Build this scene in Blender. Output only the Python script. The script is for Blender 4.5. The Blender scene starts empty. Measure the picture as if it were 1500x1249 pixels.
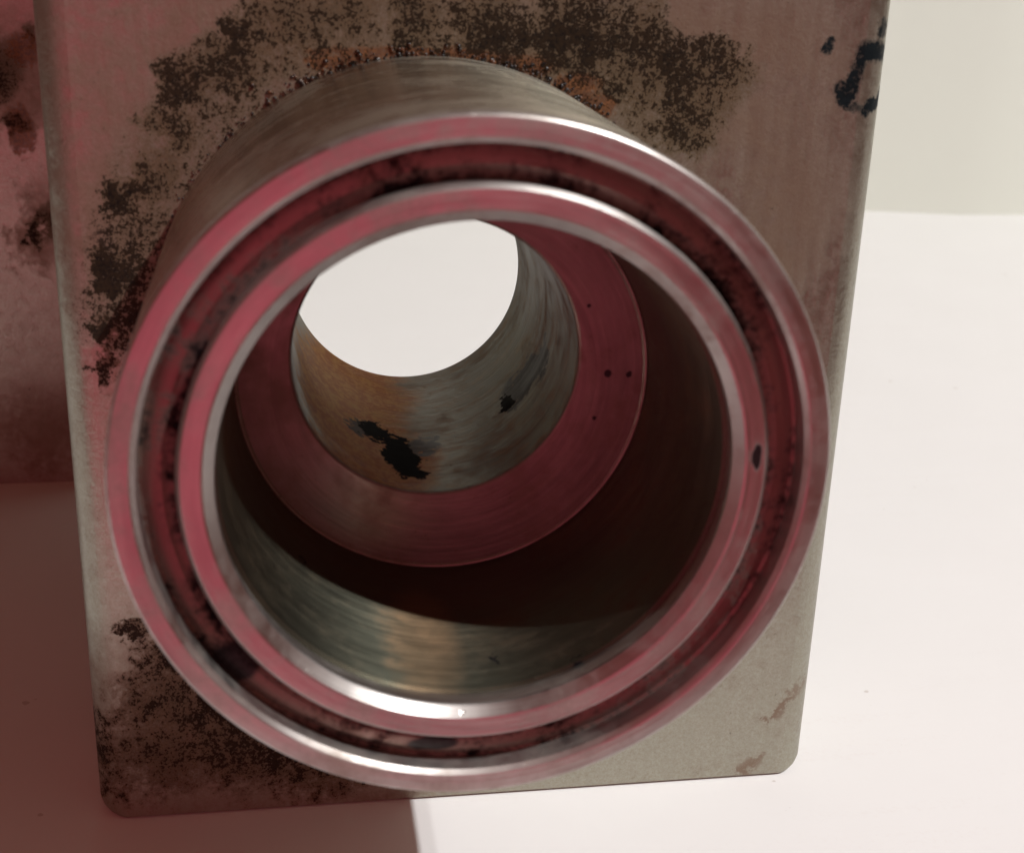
import bpy, bmesh, math, random
from mathutils import Vector, Matrix

R = 0.05                 # outer radius of the boss, metres; every other length below is in these units
H = 2.0491               # height of the bore axis above the table
scene = bpy.context.scene
col = scene.collection

# ------------------------------------------------------------------ camera
F = 1994.0
yaw, pit, rol = 0.1712, 0.3544, 0.0347
fwd = Vector((math.sin(yaw)*math.cos(pit), math.cos(yaw)*math.cos(pit), -math.sin(pit)))
rt = Vector((math.cos(yaw), -math.sin(yaw), 0)); up = rt.cross(fwd)
cr, sr = math.cos(rol), math.sin(rol)
rt2 = cr*rt + sr*up; up2 = -sr*rt + cr*up
cd = bpy.data.cameras.new('camera'); cam = bpy.data.objects.new('camera', cd); col.objects.link(cam)
M = Matrix((rt2, up2, -fwd)).transposed().to_4x4()
M.translation = Vector((-0.5122, -4.8393, 1.4432 + H))*R
cam.matrix_world = M
cd.sensor_fit = 'HORIZONTAL'; cd.sensor_width = 36; cd.lens = 36*F/1500
cd.clip_start = 0.005; cd.clip_end = 50
cd.dof.use_dof = True; cd.dof.focus_distance = 5.9*R; cd.dof.aperture_fstop = 28
scene.camera = cam

# ------------------------------------------------------------------ world and lamps
w = bpy.data.worlds.new('World'); scene.world = w; w.use_nodes = True
bg = w.node_tree.nodes['Background']
bg.inputs[0].default_value = (1.0, 0.31, 0.18, 1); bg.inputs[1].default_value = 0.108

def lamp(name, kind, loc, power, color, **kw):
    d = bpy.data.lights.new(name, kind); d.energy = power; d.color = color
    for k, v in kw.items(): setattr(d, k, v)
    o = bpy.data.objects.new(name, d); col.objects.link(o); o.location = Vector(loc)*R
    return o
def aim(o, target):
    o.rotation_euler = (Vector(target)*R - o.location).to_track_quat('-Z', 'Y').to_euler()

def lamp_dir(e, s):
    v = Vector((math.cos(math.radians(e)), -s, math.sin(math.radians(e)))).normalized()
    return Vector((0, 0, H)) + v*60
lamp('desk_lamp_bulb', 'POINT', lamp_dir(58.4, 0.42), 306, (.99, 0.995, 0.99), shadow_soft_size=0.02)
lamp('desk_lamp_bulb', 'POINT', lamp_dir(60.3, 0.40), 72, (.99, 0.995, 0.99), shadow_soft_size=0.02)
red = lamp('added_red_fill', 'AREA', (-3.0, -11, 0.5), 0.72, (1.0, 0.160, 0.275), shape='RECTANGLE', size=13*R, size_y=13*R)  # unseen lamp added for the pink reflections, in place of a red surface
aim(red, (0, 0, 1.5))

scene.view_settings.view_transform = 'Standard'; scene.view_settings.look = 'None'
scene.view_settings.exposure = 0; scene.view_settings.gamma = 1
scene.render.engine = 'CYCLES'

# ------------------------------------------------------------------ shader expression helper
class N:
    """wraps a socket so that node maths can be written as an expression"""
    def __init__(s, t, sock): s.t = t; s.s = sock
    def _m(s, op, *a, clamp=False):
        n = s.t.nodes.new('ShaderNodeMath'); n.operation = op; n.use_clamp = clamp
        for i, v in enumerate((s,)+a):
            if isinstance(v, N): s.t.links.new(v.s, n.inputs[i])
            else: n.inputs[i].default_value = v
        return N(s.t, n.outputs[0])
    def __add__(s, o): return s._m('ADD', o)
    __radd__ = __add__
    def __sub__(s, o): return s._m('SUBTRACT', o)
    def __rsub__(s, o): return (s*-1.0) + o
    def __mul__(s, o): return s._m('MULTIPLY', o)
    __rmul__ = __mul__
    def __truediv__(s, o): return s._m('DIVIDE', o)
    def max(s, o): return s._m('MAXIMUM', o)
    def min(s, o): return s._m('MINIMUM', o)
    def sqrt(s): return s._m('SQRT')
    def abs(s): return s._m('ABSOLUTE')
    def sin(s): return s._m('SINE')
    def clamp(s): return s._m('ADD', 0.0, clamp=True)
    def atan2(s, o): return s._m('ARCTAN2', o)
    def step(s, lo, hi):
        n = s.t.nodes.new('ShaderNodeMapRange'); n.interpolation_type = 'SMOOTHSTEP'
        s.t.links.new(s.s, n.inputs['Value'])
        n.inputs['From Min'].default_value = lo; n.inputs['From Max'].default_value = hi
        return N(s.t, n.outputs['Result'])

class Mat:
    def __init__(m, name):
        m.m = bpy.data.materials.new(name); m.m.use_nodes = True; m.t = m.m.node_tree
        m.b = m.t.nodes['Principled BSDF']
        tc = m.t.nodes.new('ShaderNodeTexCoord'); sp = m.t.nodes.new('ShaderNodeSeparateXYZ')
        m.t.links.new(tc.outputs['Object'], sp.inputs[0])
        m.x = N(m.t, sp.outputs[0])/R; m.y = N(m.t, sp.outputs[1])/R; m.z = N(m.t, sp.outputs[2])/R - H
    def vec(m, x, y, z):
        n = m.t.nodes.new('ShaderNodeCombineXYZ')
        for i, v in enumerate((x, y, z)):
            if isinstance(v, N): m.t.links.new(v.s, n.inputs[i])
            else: n.inputs[i].default_value = v
        return n.outputs[0]
    def noise(m, v, scale, detail=4, rough=0.55, seed=0.0, dist=0.0):
        n = m.t.nodes.new('ShaderNodeTexNoise'); n.noise_dimensions = '3D'
        o = m.t.nodes.new('ShaderNodeVectorMath'); o.operation = 'ADD'; o.inputs[1].default_value = (seed*1.73, seed*2.31, seed*.77)
        m.t.links.new(v, o.inputs[0]); m.t.links.new(o.outputs[0], n.inputs['Vector']); n.inputs['Scale'].default_value = scale
        n.inputs['Detail'].default_value = detail; n.inputs['Roughness'].default_value = rough
        n.inputs['Distortion'].default_value = dist
        return N(m.t, n.outputs[0])
    def mix(m, f, a, b):
        n = m.t.nodes.new('ShaderNodeMix'); n.data_type = 'RGBA'
        for i, v in ((0, f), (6, a), (7, b)):
            if isinstance(v, N): m.t.links.new(v.s, n.inputs[i])
            elif hasattr(v, 'links'): m.t.links.new(v, n.inputs[i])
            elif isinstance(v, tuple): n.inputs[i].default_value = v + (1,)
            else: n.inputs[i].default_value = v
        return n.outputs[2]
    def put(m, key, v):
        if isinstance(v, N): m.t.links.new(v.s, m.b.inputs[key])
        elif hasattr(v, 'links'): m.t.links.new(v, m.b.inputs[key])
        elif isinstance(v, tuple): m.b.inputs[key].default_value = v + (1,)
        else: m.b.inputs[key].default_value = v
    def bump(m, h, strength, dist):
        n = m.t.nodes.new('ShaderNodeBump'); n.inputs['Strength'].default_value = strength
        n.inputs['Distance'].default_value = dist; m.t.links.new(h.s, n.inputs['Height'])
        m.t.links.new(n.outputs[0], m.b.inputs['Normal'])

def blobs(px, pz, pts):
    """soft union of round patches (x, z, radius) -> 0..1 falloff; pts may also hold (x, z, rx, rz)"""
    out = None
    for q in pts:
        rx, rz = (q[2], q[2]) if len(q) == 3 else (q[2], q[3])
        dx = (px - q[0])/rx; dz = (pz - q[1])/rz
        g = (1.0 - (dx*dx + dz*dz)).max(0.0)
        out = g if out is None else out.max(g)
    return out
def stroke(px, pz, pts):
    """distance to a polyline"""
    out = None
    for (ax, az), (bx_, bz) in zip(pts, pts[1:]):
        ux, uz = bx_-ax, bz-az; L2 = ux*ux+uz*uz
        t = (((px-ax)*ux + (pz-az)*uz)/L2).clamp()
        dx = px - ax - t*ux; dz = pz - az - t*uz
        d = (dx*dx + dz*dz).sqrt()
        out = d if out is None else out.min(d)
    return out

STEEL = (0.44, 0.435, 0.37); RUST = (0.17, 0.055, 0.016); GRIME = (0.007, 0.006, 0.007); SCALE = (0.050, 0.030, 0.022)

# ------------------------------------------------------------------ materials
def plate_material(name, stains_and_shade, tints, orange, ink=None, seed=0.0, band=False):
    m = Mat(name)
    v = m.vec(m.x, m.y, m.z)
    big = m.noise(v, 2.4, 4, .6, seed); fine = m.noise(v, 17, 5, .70, seed+3); speck = m.noise(v, 60, 3, .65, seed+7)
    streak = m.noise(m.vec(m.x*9.0, m.y, m.z*0.7), 3.0, 4, .6, seed+9)
    wob = (big - .5)*.5 + (fine - .5)*.25
    den = blobs(m.x + wob, m.z + wob*.7, stains_and_shade)
    if band:                                            # scale that crept out round the foot of the boss
        rr = (m.x*m.x + m.z*m.z).sqrt() + wob*.5; q = (rr - 1.10)/.22
        den = den.max((1.0 - q*q).max(0.0)*.48*(m.z + (fine-.5)*.4).step(-.22, .12)*(1.0 - (m.x + (fine-.5)*.3).step(.75, 1.15)))
    tin = blobs(m.x + wob, m.z + wob, tints)
    org = blobs(m.x + wob*.2, m.z + wob*.2, orange)
    micro = m.noise(v, 150, 2, .6, seed+13)
    mott = fine*.36 + speck*.40 + micro*.24
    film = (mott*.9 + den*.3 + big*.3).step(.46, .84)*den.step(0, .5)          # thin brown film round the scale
    grime = (mott + den*.10 + (big - .5)*.40).step(.545, .655)*den.step(.0, .5)   # broken black scale
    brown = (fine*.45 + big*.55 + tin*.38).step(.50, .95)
    pits = (speck*.6 + fine*.4).step(.63, .70)
    og = (fine*.7 + speck*.3 + org*.35).step(.52, .74)*org.step(0, .3)
    c = m.mix((streak - .5)*1.5 + .5, (STEEL[0]*.80, STEEL[1]*.78, STEEL[2]*.76), STEEL)
    c = m.mix((speck*.5 + micro*.5 - .5)*3.0 + .35, c, (STEEL[0]*.72, STEEL[1]*.66, STEEL[2]*.60))
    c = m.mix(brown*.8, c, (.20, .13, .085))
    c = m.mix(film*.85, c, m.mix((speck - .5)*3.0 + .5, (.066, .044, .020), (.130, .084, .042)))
    c = m.mix(og*.8, c, m.mix(speck.step(.4, .66), (.10, .034, .012), (.24, .085, .022)))
    c = m.mix(pits*.75, c, SCALE)
    c = m.mix((grime*2.4).clamp()*.95, c, m.mix(speck.step(.35, .6), (.006, .005, .005), (.024, .015, .009)))
    metal = (1.0 - brown*.45 - film*.45 - pits*.4 - og*.85 - grime*grime).clamp()
    rough = .40 + brown*.14 + film*.1 + (fine - .5)*.25 + (streak-.5)*.25
    spec = .5 - (grime + film*.5).clamp()*.42
    if ink:
        pw = (m.noise(v, 14, 4, .65, seed+21) - .5)*.045; pv = (m.noise(v, 14, 4, .65, seed+25) - .5)*.045
        im = None
        for pts, wd, dark in ink:
            d = stroke(m.x + pw, m.z + pv, pts) - (speck - .5)*.025
            k = (1.0 - d.step(wd*.45, wd*1.15))*dark
            im = k if im is None else im.max(k)
        im = im*(fine*.7 + speck*.5 - .06).clamp()
        c = m.mix((im*2.0).clamp(), c, (.014, .020, .023)); metal = metal*(1.0 - im*im); spec = spec*(1.0 - (im*2.0).clamp()*.9); rough = rough + im*.2
    m.put('Base Color', c); m.put('Metallic', metal); m.put('Roughness', rough); m.put('Specular IOR Level', spec)
    m.bump(fine*.6 + streak*.25 + speck*.3, .22, .0010)
    return m.m

def turned_material(name, base=STEEL, rough0=.30, marks=(), orange=(), groove=0.0, lines=70, patches=(), soft=(), dull=0.0, dots=(), ctr=(0, 0), aniso=.72, dirty=.3, pit=.7, sc=.62):
    """steel turned on a lathe about the y axis: fine rings, drips and spots at (angle, y)"""
    m = Mat(name)
    if ctr != (0, 0): m.x = m.x - ctr[0]; m.z = m.z - ctr[1]
    r = (m.x*m.x + m.z*m.z).sqrt(); a = m.z.atan2(m.x)
    v = m.vec(m.x, m.y, m.z)
    rings = m.noise(m.vec(r*lines, m.y*lines, m.x*.6), 1.0, 2, .6)
    streak = m.noise(m.vec(m.x/r*1.6, (m.y + r)*14, m.z/r*1.6), 1.5, 4, .62, 2)
    fine = m.noise(v, 20, 5, .65, 4); big = m.noise(v, 3.0, 3, .6, 8); speck = m.noise(v, 55, 2, .6, 5)
    c = m.mix((streak - .5)*1.8 + .5, tuple(k*sc for k in base), base)
    dirt = (big*.55 + fine*.3 + streak*.15).step(.44, .68)
    c = m.mix(dirt*.55, c, (.17, .115, .07))
    pits = (speck*.55 + fine*.45).step(.63, .69)
    c = m.mix(pits*pit, c, SCALE)
    metal = 1.0 - dirt*dirty - pits*pit*.5 - dull; rough = rough0 + dirt*.14 + (rings-.5)*.18 + (streak - .5)*.16
    s = m.y; spec = None
    if soft:  # warm reflected light painted into the wall colour
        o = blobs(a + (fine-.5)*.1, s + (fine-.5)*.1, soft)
        sheen = (o + (streak-.5)*.4 + (fine-.5)*.3).step(0, 1.0)
        c = m.mix(sheen*.42, c, (.34, .185, .085)); metal = metal*(1.0 - sheen*.12)
    if orange:
        wob = (fine - .5)*.35 + (big-.5)*.5
        o = blobs(a + wob, s + wob, orange)
        og = (o*1.1 + (fine-.5)*.6 + (streak-.5)*.5).step(-.1, .85)
        c = m.mix(og*.97, c, m.mix((fine*.6 + speck*.4).step(.42, .60), (.52, .175, .03), (.70, .35, .09)))
        metal = metal*(1.0 - og*.92); rough = rough + og*.2
    if patches:
        wob = (fine - .5)*.5
        o = blobs(a + wob, s + wob*.8, patches)
        pg = (o + (fine-.5)*.8).step(.0, .55)*.9
        c = m.mix(pg, c, (.030, .030, .036)); metal = metal*(1.0 - pg*.5)
    if marks:
        wob = (fine - .5)*.26; wob2 = (m.noise(v, 20, 4, .65, 14) - .5)*.26
        g = blobs(a + wob, s + wob2, marks)
        mg = (g + (speck-.5)*.3).step(.04, .22)
        c = m.mix(mg, c, GRIME); metal = metal*(1.0 - mg); rough = rough + mg*.2; spec = .5 - mg*.42
    if groove:
        g2 = m.noise(v, 5.0, 5, .7, 31)
        edge = (r - .885).abs()/.055
        gg = (g2*.55 + big*.55 + edge*.17 + (fine-.5)*.5 + (speck-.5)*.4).step(.52, .82)
        c = m.mix(gg, c, GRIME); metal = metal*(1.0 - gg*.95); rough = rough + gg*.1; spec = .5 - gg*.42
    if dots:
        dg = blobs(m.x + (fine-.5)*.02, m.z + (fine-.5)*.02, dots).step(.05, .5)
        c = m.mix(dg, c, GRIME); metal = metal*(1.0 - dg)
    m.put('Base Color', c); m.put('Metallic', metal.clamp()); m.put('Roughness', rough.max(.1))
    if spec: m.put('Specular IOR Level', spec)
    tg = m.t.nodes.new('ShaderNodeTangent'); tg.direction_type = 'RADIAL'; tg.axis = 'Y'
    m.t.links.new(tg.outputs[0], m.b.inputs['Tangent']); m.b.inputs['Anisotropic'].default_value = aniso; m.b.inputs['Anisotropic Rotation'].default_value = .25
    m.bump(rings*.6 + streak*.5 - pits*.6, .16, .0006)
    return m.m

def paper_material():
    m = Mat('white_laminate')
    v = m.vec(m.x, m.y, m.z)
    n = m.noise(v, 1.3, 4, .6); f = m.noise(v, 40, 3, .6); lines = m.noise(m.vec(m.x*.5, m.y*6, 0.0), 1.2, 4, .6, 4)
    c = m.mix(n, (.815, .808, .797), (.845, .838, .828))
    c = m.mix((f*.5 + lines*.5).step(.55, .8)*.35, c, (.74, .69, .66))
    d = m.noise(v, 9, 2, .5, 6).step(.755, .775)
    c = m.mix(d*.5, c, (.45, .38, .33))
    m.put('Base Color', c); m.put('Roughness', .5 + (n - .5)*.2); m.put('Specular IOR Level', .35)
    m.bump(f*.3 + lines, .06, .0006)
    return m.m
def wall_material():
    m = Mat('pale_wall_paint')
    v = m.vec(m.x, m.y, m.z)
    n = m.noise(v, .8, 4, .6); f = m.noise(v, 30, 3, .6)
    m.put('Base Color', m.mix(n*.5 + f*.2, (.70, .71, .635), (.715, .725, .65)))
    m.put('Roughness', .8); m.bump(f, .05, .0006)
    return m.m

# ------------------------------------------------------------------ geometry helpers
def finish(name, bm, mat, parent=None, sharp=35, hard=()):
    bmesh.ops.recalc_face_normals(bm, faces=bm.faces[:])
    for f in bm.faces: f.smooth = True
    for e in bm.edges: e.smooth = e.calc_face_angle(0) < math.radians(sharp)
    for e in hard: e.smooth = False
    me = bpy.data.meshes.new(name); bm.to_mesh(me); bm.free()
    me.materials.append(mat)
    o = bpy.data.objects.new(name, me); col.objects.link(o); o.parent = parent
    return o
def lathe(name, prof, mat, parent, seg=192, sharp=28, ctr=(0, 0)):
    """closed profile of (radius, y[, shift]) turned about the bore axis; shift moves that row towards ctr (eccentric hole)"""
    bm = bmesh.new(); rows = []
    for q in prof:
        r, y = q[:2]; k = q[2] if len(q) > 2 else 0
        rows.append([bm.verts.new(((k*ctr[0] + r*math.cos(2*math.pi*i/seg))*R, y*R, (H + k*ctr[1] + r*math.sin(2*math.pi*i/seg))*R)) for i in range(seg)])
    n = len(prof)
    for j in range(n):
        A, B = rows[j], rows[(j+1) % n]
        for i in range(seg):
            bm.faces.new((A[i], A[(i+1) % seg], B[(i+1) % seg], B[i]))
    return finish(name, bm, mat, parent, sharp)
def arc(cx, cy, r, a0, a1, n=5):
    return [(cx + r*math.cos(math.radians(a0 + (a1-a0)*i/n)), cy + r*math.sin(math.radians(a0 + (a1-a0)*i/n))) for i in range(n+1)]
def slab(name, x0, x1, y0, y1, z0, z1, corner, edge, mat, parent=None, hole=None, roll_z=.15):
    """block with rounded corners (seen from the front) and rolled edges; an optional round hole along y"""
    def outline(ins):
        c = max(corner - ins*.6, .004); out = []; iz = ins*roll_z
        for cx, cz, a0 in ((x1-ins-c, z1-iz-c, 0), (x0+ins+c, z1-iz-c, 90), (x0+ins+c, z0+iz+c, 180), (x1-ins-c, z0+iz+c, 270)):
            out += arc(cx, cz, c, a0, a0+90, 8)
        return out
    bm = bmesh.new(); loops = []
    steps = [(edge*(1-math.sin(math.radians(t))), edge*(1-math.cos(math.radians(t)))) for t in (0, 15, 30, 45, 60, 75, 90)]
    for ins, d in steps: loops.append((ins, y0 + d))
    for ins, d in reversed(steps): loops.append((ins, y1 - d))
    rows = [[bm.verts.new((x*R, y*R, z*R)) for x, z in outline(ins)] for ins, y in loops]
    n = len(rows[0])
    for A, B in zip(rows, rows[1:]):
        for i in range(n): bm.faces.new((A[i], A[(i+1) % n], B[(i+1) % n], B[i]))
    if hole:
        hx, hz, hr = hole; hv = []
        for y in (y0, y1):
            hv.append([bm.verts.new(((hx + hr*math.cos(2*math.pi*i/64))*R, y*R, (hz + hr*math.sin(2*math.pi*i/64))*R)) for i in range(64)])
        for i in range(64): bm.faces.new((hv[0][i], hv[0][(i+1) % 64], hv[1][(i+1) % 64], hv[1][i]))
        for L, C in ((rows[0], hv[0]), (rows[-1], hv[1])):
            es = []
            for ring in (L, C):
                for i in range(len(ring)):
                    e = bm.edges.get((ring[i], ring[(i+1) % len(ring)])); es.append(e)
            bmesh.ops.triangle_fill(bm, use_beauty=True, edges=es)
    else:
        bm.faces.new(rows[0]); bm.faces.new(rows[-1])
    hard = [bm.edges.get((L[i], L[(i+1) % n])) for L in (rows[0], rows[-1]) for i in range(n)]
    return finish(name, bm, mat, parent, 40, hard)
def tag(o, label, cat=None, kind=None, group=None):
    if label: o['label'] = label
    if cat: o['category'] = cat
    if kind: o['kind'] = kind
    if group: o['group'] = group
    return o

# ------------------------------------------------------------------ setting: table and pale wall
bm = bmesh.new()
bmesh.ops.create_cube(bm, size=1)
X0, X1, Y0, Y1 = -16, 26, -2.75, 14.2
for v in bm.verts:
    v.co = Vector(((X0 if v.co.x < 0 else X1)*R, (Y0 if v.co.y < 0 else Y1)*R, (-.5 if v.co.z < 0 else 0)*R))
bmesh.ops.bevel(bm, geom=[e for e in bm.edges], offset=.06*R, segments=3, affect='EDGES', profile=.5)
table = finish('table', bm, paper_material()); table['kind'] = 'structure'; table['label'] = 'white laminate table top under the steel block'

bm = bmesh.new()
pts = []
random.seed(5)
dirw = Vector((1, -.06, 0)).normalized()
base = Vector((8.4, 12.2, 0))
nrm = Vector((-dirw.y, dirw.x, 0))
for side in (0, 1):
    row = []
    for i in range(41):
        s = -22 + i*1.0
        q = base + dirw*s + nrm*(side*.25 + .10*math.sin(i*1.9))
        row.append((bm.verts.new((q.x*R, q.y*R, -.1*R)), bm.verts.new((q.x*R, q.y*R, 16*R))))
    pts.append(row)
for i in range(40):
    for side in (0, 1):
        a, b = pts[side][i], pts[side][i+1]; bm.faces.new((a[0], b[0], b[1], a[1]))
    for k in (0, 1): bm.faces.new((pts[0][i][k], pts[0][i+1][k], pts[1][i+1][k], pts[1][i][k]))
for i in (0, 40): bm.faces.new((pts[0][i][0], pts[0][i][1], pts[1][i][1], pts[1][i][0]))
wall = finish('wall', bm, wall_material()); wall['kind'] = 'structure'; wall['label'] = 'pale grey green wall behind the table'

# ------------------------------------------------------------------ the flanged steel block
root = bpy.data.objects.new('steel_block', None); col.objects.link(root)
root.empty_display_size = .02
tag(root, 'stained square steel block with a hollow round boss, marked 5 in black ink', 'steel block')

PX0, PX1, PTOP = -1.330, 1.692, 2.5
stains_and_shade = [(-1.16, -.09, .06, .09), (-1.12, .05, .09, .10), (-1.07, .28, .10, .14), (-1.0, .55, .11, .13), (-.92, .72, .14), (-.83, .90, .14),
          (-.70, .95, .16), (-.54, 1.06, .18), (-.36, 1.13, .18), (-.10, 1.12, .17), (.20, 1.08, .22), (.53, 1.06, .26),
          (.73, .99, .28), (.90, .92, .27), (1.02, .98, .18), (.90, .74, .16),
          (-1.12, -1.16, .08, .06), (-.98, -1.32, .2), (-1.06, -1.55, .26), (-1.12, -1.80, .26), (-.80, -1.74, .30), (-.45, -1.85, .3, .22), (-.75, -1.5, .3)]  # lower left: mottled scale, widened to paint in the dark corner reflection
tints = [(-.3, 1.1, 1.3, .8), (.9, .9, .9, .7), (.2, 1.05, 1.1, .42), (1.2, 1.05, .5, .35), (-1.0, .6, .5, .8), (-1.0, -1.65, .7, .6), (-.3, -1.9, .6, .3), (1.3, .5, .4, .5), (1.58, -1.66, .05, .07), (1.47, -1.95, .05)]  # lower-left tints also paint in the reflection of the shaded table
orange = [(.50, .90, .13, .07), (.33, .975, .16, .045), (.0, 1.005, .5, .03), (-.3, .97, .2, .03), (.60, .83, .08, .06)]
ink = [([(1.69, 1.035), (1.63, 1.048), (1.58, 1.046)], 0.046, 1.0), ([(1.572, 1.05), (1.556, .98), (1.540, .90)], 0.032, 1.0),
       ([(1.540, .90), (1.525, .866), (1.503, .905)], 0.037, 1.0), ([(1.535, .85), (1.60, .836)], 0.022, .65),
       ([(1.610, .832), (1.628, .862)], 0.027, 1.0), ([(1.645, .845), (1.67, .875), (1.69, .905)], 0.023, 1.0),
       ([(1.645, 1.11), (1.652, 1.14)], 0.026, .8), ([(1.43, 1.055), (1.445, 1.07)], 0.023, .9)]
steel_plate = plate_material('stained_ground_steel', stains_and_shade, tints, orange, ink, 0.0, True)
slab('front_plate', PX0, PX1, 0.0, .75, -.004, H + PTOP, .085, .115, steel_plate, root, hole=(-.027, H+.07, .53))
slab('added_shade_web', -1.22, -.62, .735, 3.62, -.004, H + PTOP - .1, .03, .02, steel_plate, root)  # unseen web, added behind the plate to shade the table at left

D = math.radians
CT = (-.027, .070)      # the through bore sits a little off the axis of the boss
m_outer = turned_material('turned_steel_sleeve', base=(.60, .56, .46), rough0=.23, aniso=.8)
m_rim = turned_material('turned_steel_rim', base=(.62, .58, .55), rough0=.36, lines=90, aniso=.35, pit=0.0, dots=[(.783, .05, .016, .05)])
m_groove = turned_material('grimy_groove_steel', base=(.31, .225, .195), rough0=.42, groove=1.0, dots=[(-.12, -.868, .09, .03), (-.69, -.56, .08, .08)])
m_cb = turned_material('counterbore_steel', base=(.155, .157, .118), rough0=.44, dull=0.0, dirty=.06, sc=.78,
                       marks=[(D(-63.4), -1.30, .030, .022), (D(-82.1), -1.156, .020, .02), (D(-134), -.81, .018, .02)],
                       soft=[(D(-100), -1.08, .22, .42), (D(-99), -.95, .20, .30)])  # painted sheen of reflected light low on the wall
m_shelf = turned_material('turned_shelf_steel', base=(.34, .32, .28), rough0=.38, lines=45, dull=.15, dots=[(.558, .01, .016), (.634, .006, .012), (.519, -.151, .009), (.48, .25, .008)])
m_bore = turned_material('stained_bore_steel', base=(.22, .21, .172), rough0=.42, dull=.15, ctr=CT,
                         orange=[(D(-128), .0, .75, .80), (D(-112), -.15, .50, .60), (D(-120), .5, .62, .6)],
                         marks=[(D(-111), -.01, .15, .10), (D(-101), -.09, .12, .09), (D(-101), -.22, .15, .15), (D(-98), -.36, .13, .06), (D(-47), .01, .07, .10)],
                         patches=[(D(-40), .04, .20, .16), (D(-29), .03, .22, .13), (D(-20), -.03, .16, .10), (D(-90), -.1, .12, .12), (D(-119), -.03, .12, .1)])
FY = -1.4396
lathe('outer_sleeve', [(.935, .012), (1.001, .012), (1.0, FY+.05), (.935, FY+.05)], m_outer, root)
lathe('outer_rim', [(.935, FY+.11), (.935, FY+.052), (.99, FY+.052), (1.0, FY+.05), (1.0, FY+.02)] + arc(.985, FY+.015, .015, 0, -90, 4)
      + [(.940, FY), (.936, FY+.002), (.923, FY+.015), (.922, FY+.09)], m_rim, root, sharp=14)
lathe('seal_groove', [(.815, FY+.2), (.931, FY+.2), (.928, FY+.075), (.912, FY+.085), (.90, FY+.080), (.885, FY+.074), (.86, FY+.074), (.845, FY+.082), (.83, FY+.085), (.815, FY+.075)], m_groove, root)
lathe('inner_rim', [(.735, FY+.13), (.82, FY+.13), (.8215, FY+.028), (.812, FY+.016), (.808, FY+.014), (.756, FY+.014), (.750, FY+.016), (.722, FY+.042), (.7194, FY+.048)], m_rim, root, sharp=14)
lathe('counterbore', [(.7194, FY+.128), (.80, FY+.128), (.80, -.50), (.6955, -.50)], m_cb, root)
lathe('bore_shelf', [(.73, -.40), (.6970, -.536), (.692, -.5385), (.687, -.5365), (.681, -.5313), (.490, -.5313, 1), (.483, -.5265, 1), (.4815, -.518, 1), (.53, -.40, 1)], m_shelf, root, ctr=CT, sharp=14)
lathe('through_bore', [(.481, -.519, 1), (.52, -.49, 1), (.545, .756, 1), (.485, .756, 1), (.482, .745, 1)], m_bore, root, ctr=CT)

# lumps of rust and old sealant caught in the corner between sleeve and plate
m = Mat('wet_rust_crust'); v = m.vec(m.x, m.y, m.z); q = m.noise(v, 30, 3, .6)
m.put('Base Color', m.mix(q.step(.44, .68), (.012, .009, .008), (.13, .045, .014))); m.put('Roughness', .26 + q*.3)
random.seed(11); bm = bmesh.new()
for i in range(480):
    a = random.gauss(88, 34) if i < 340 else random.uniform(20, 200)
    if not 15 < a < 215: continue
    k = random.choice((1, 1, 1, 2.0)) if 45 < a < 125 else .8
    s_ = random.uniform(.0018, .0050)*k
    rr = 1.0 + abs(random.gauss(0, .013))*k; yy = -random.uniform(0, .004)
    res = bmesh.ops.create_icosphere(bm, subdivisions=1, radius=1)
    for vv in res['verts']:
        j = 1 + random.uniform(-.45, .45)
        vv.co = Vector(((rr*math.cos(D(a)) + vv.co.x*s_*j*1.2)*R, (yy + vv.co.y*s_*j)*R, (H + rr*math.sin(D(a)) + vv.co.z*s_*j)*R))
crust = finish('rust_crust', bm, m.m, root, 80); crust['kind'] = 'stuff'; crust['label'] = 'dark wet looking rust crumbs round the foot of the boss'

# ------------------------------------------------------------------ the block standing behind
bst = [(-2.02, .69, .08), (-2.07, .23, .10), (-1.98, -.38, .08, .14), (-2.2, .5, .2)]
btn = [(-2.1, .5, .5, .5), (-2.0, -.4, .2, .4), (-2.1, -1.7, .7, .4)]
m_back = plate_material('rusty_block_steel', bst, btn, [(-2.05, .2, .10, .2), (-2.0, .65, .12, .12)], None, 40.0)
blk = slab('steel_block', -5.6, -1.55, 3.65, 4.85, -.004, H + 2.2, .08, .03, m_back)
tag(blk, 'rusty plain steel block standing behind the block with the round boss', 'steel block')
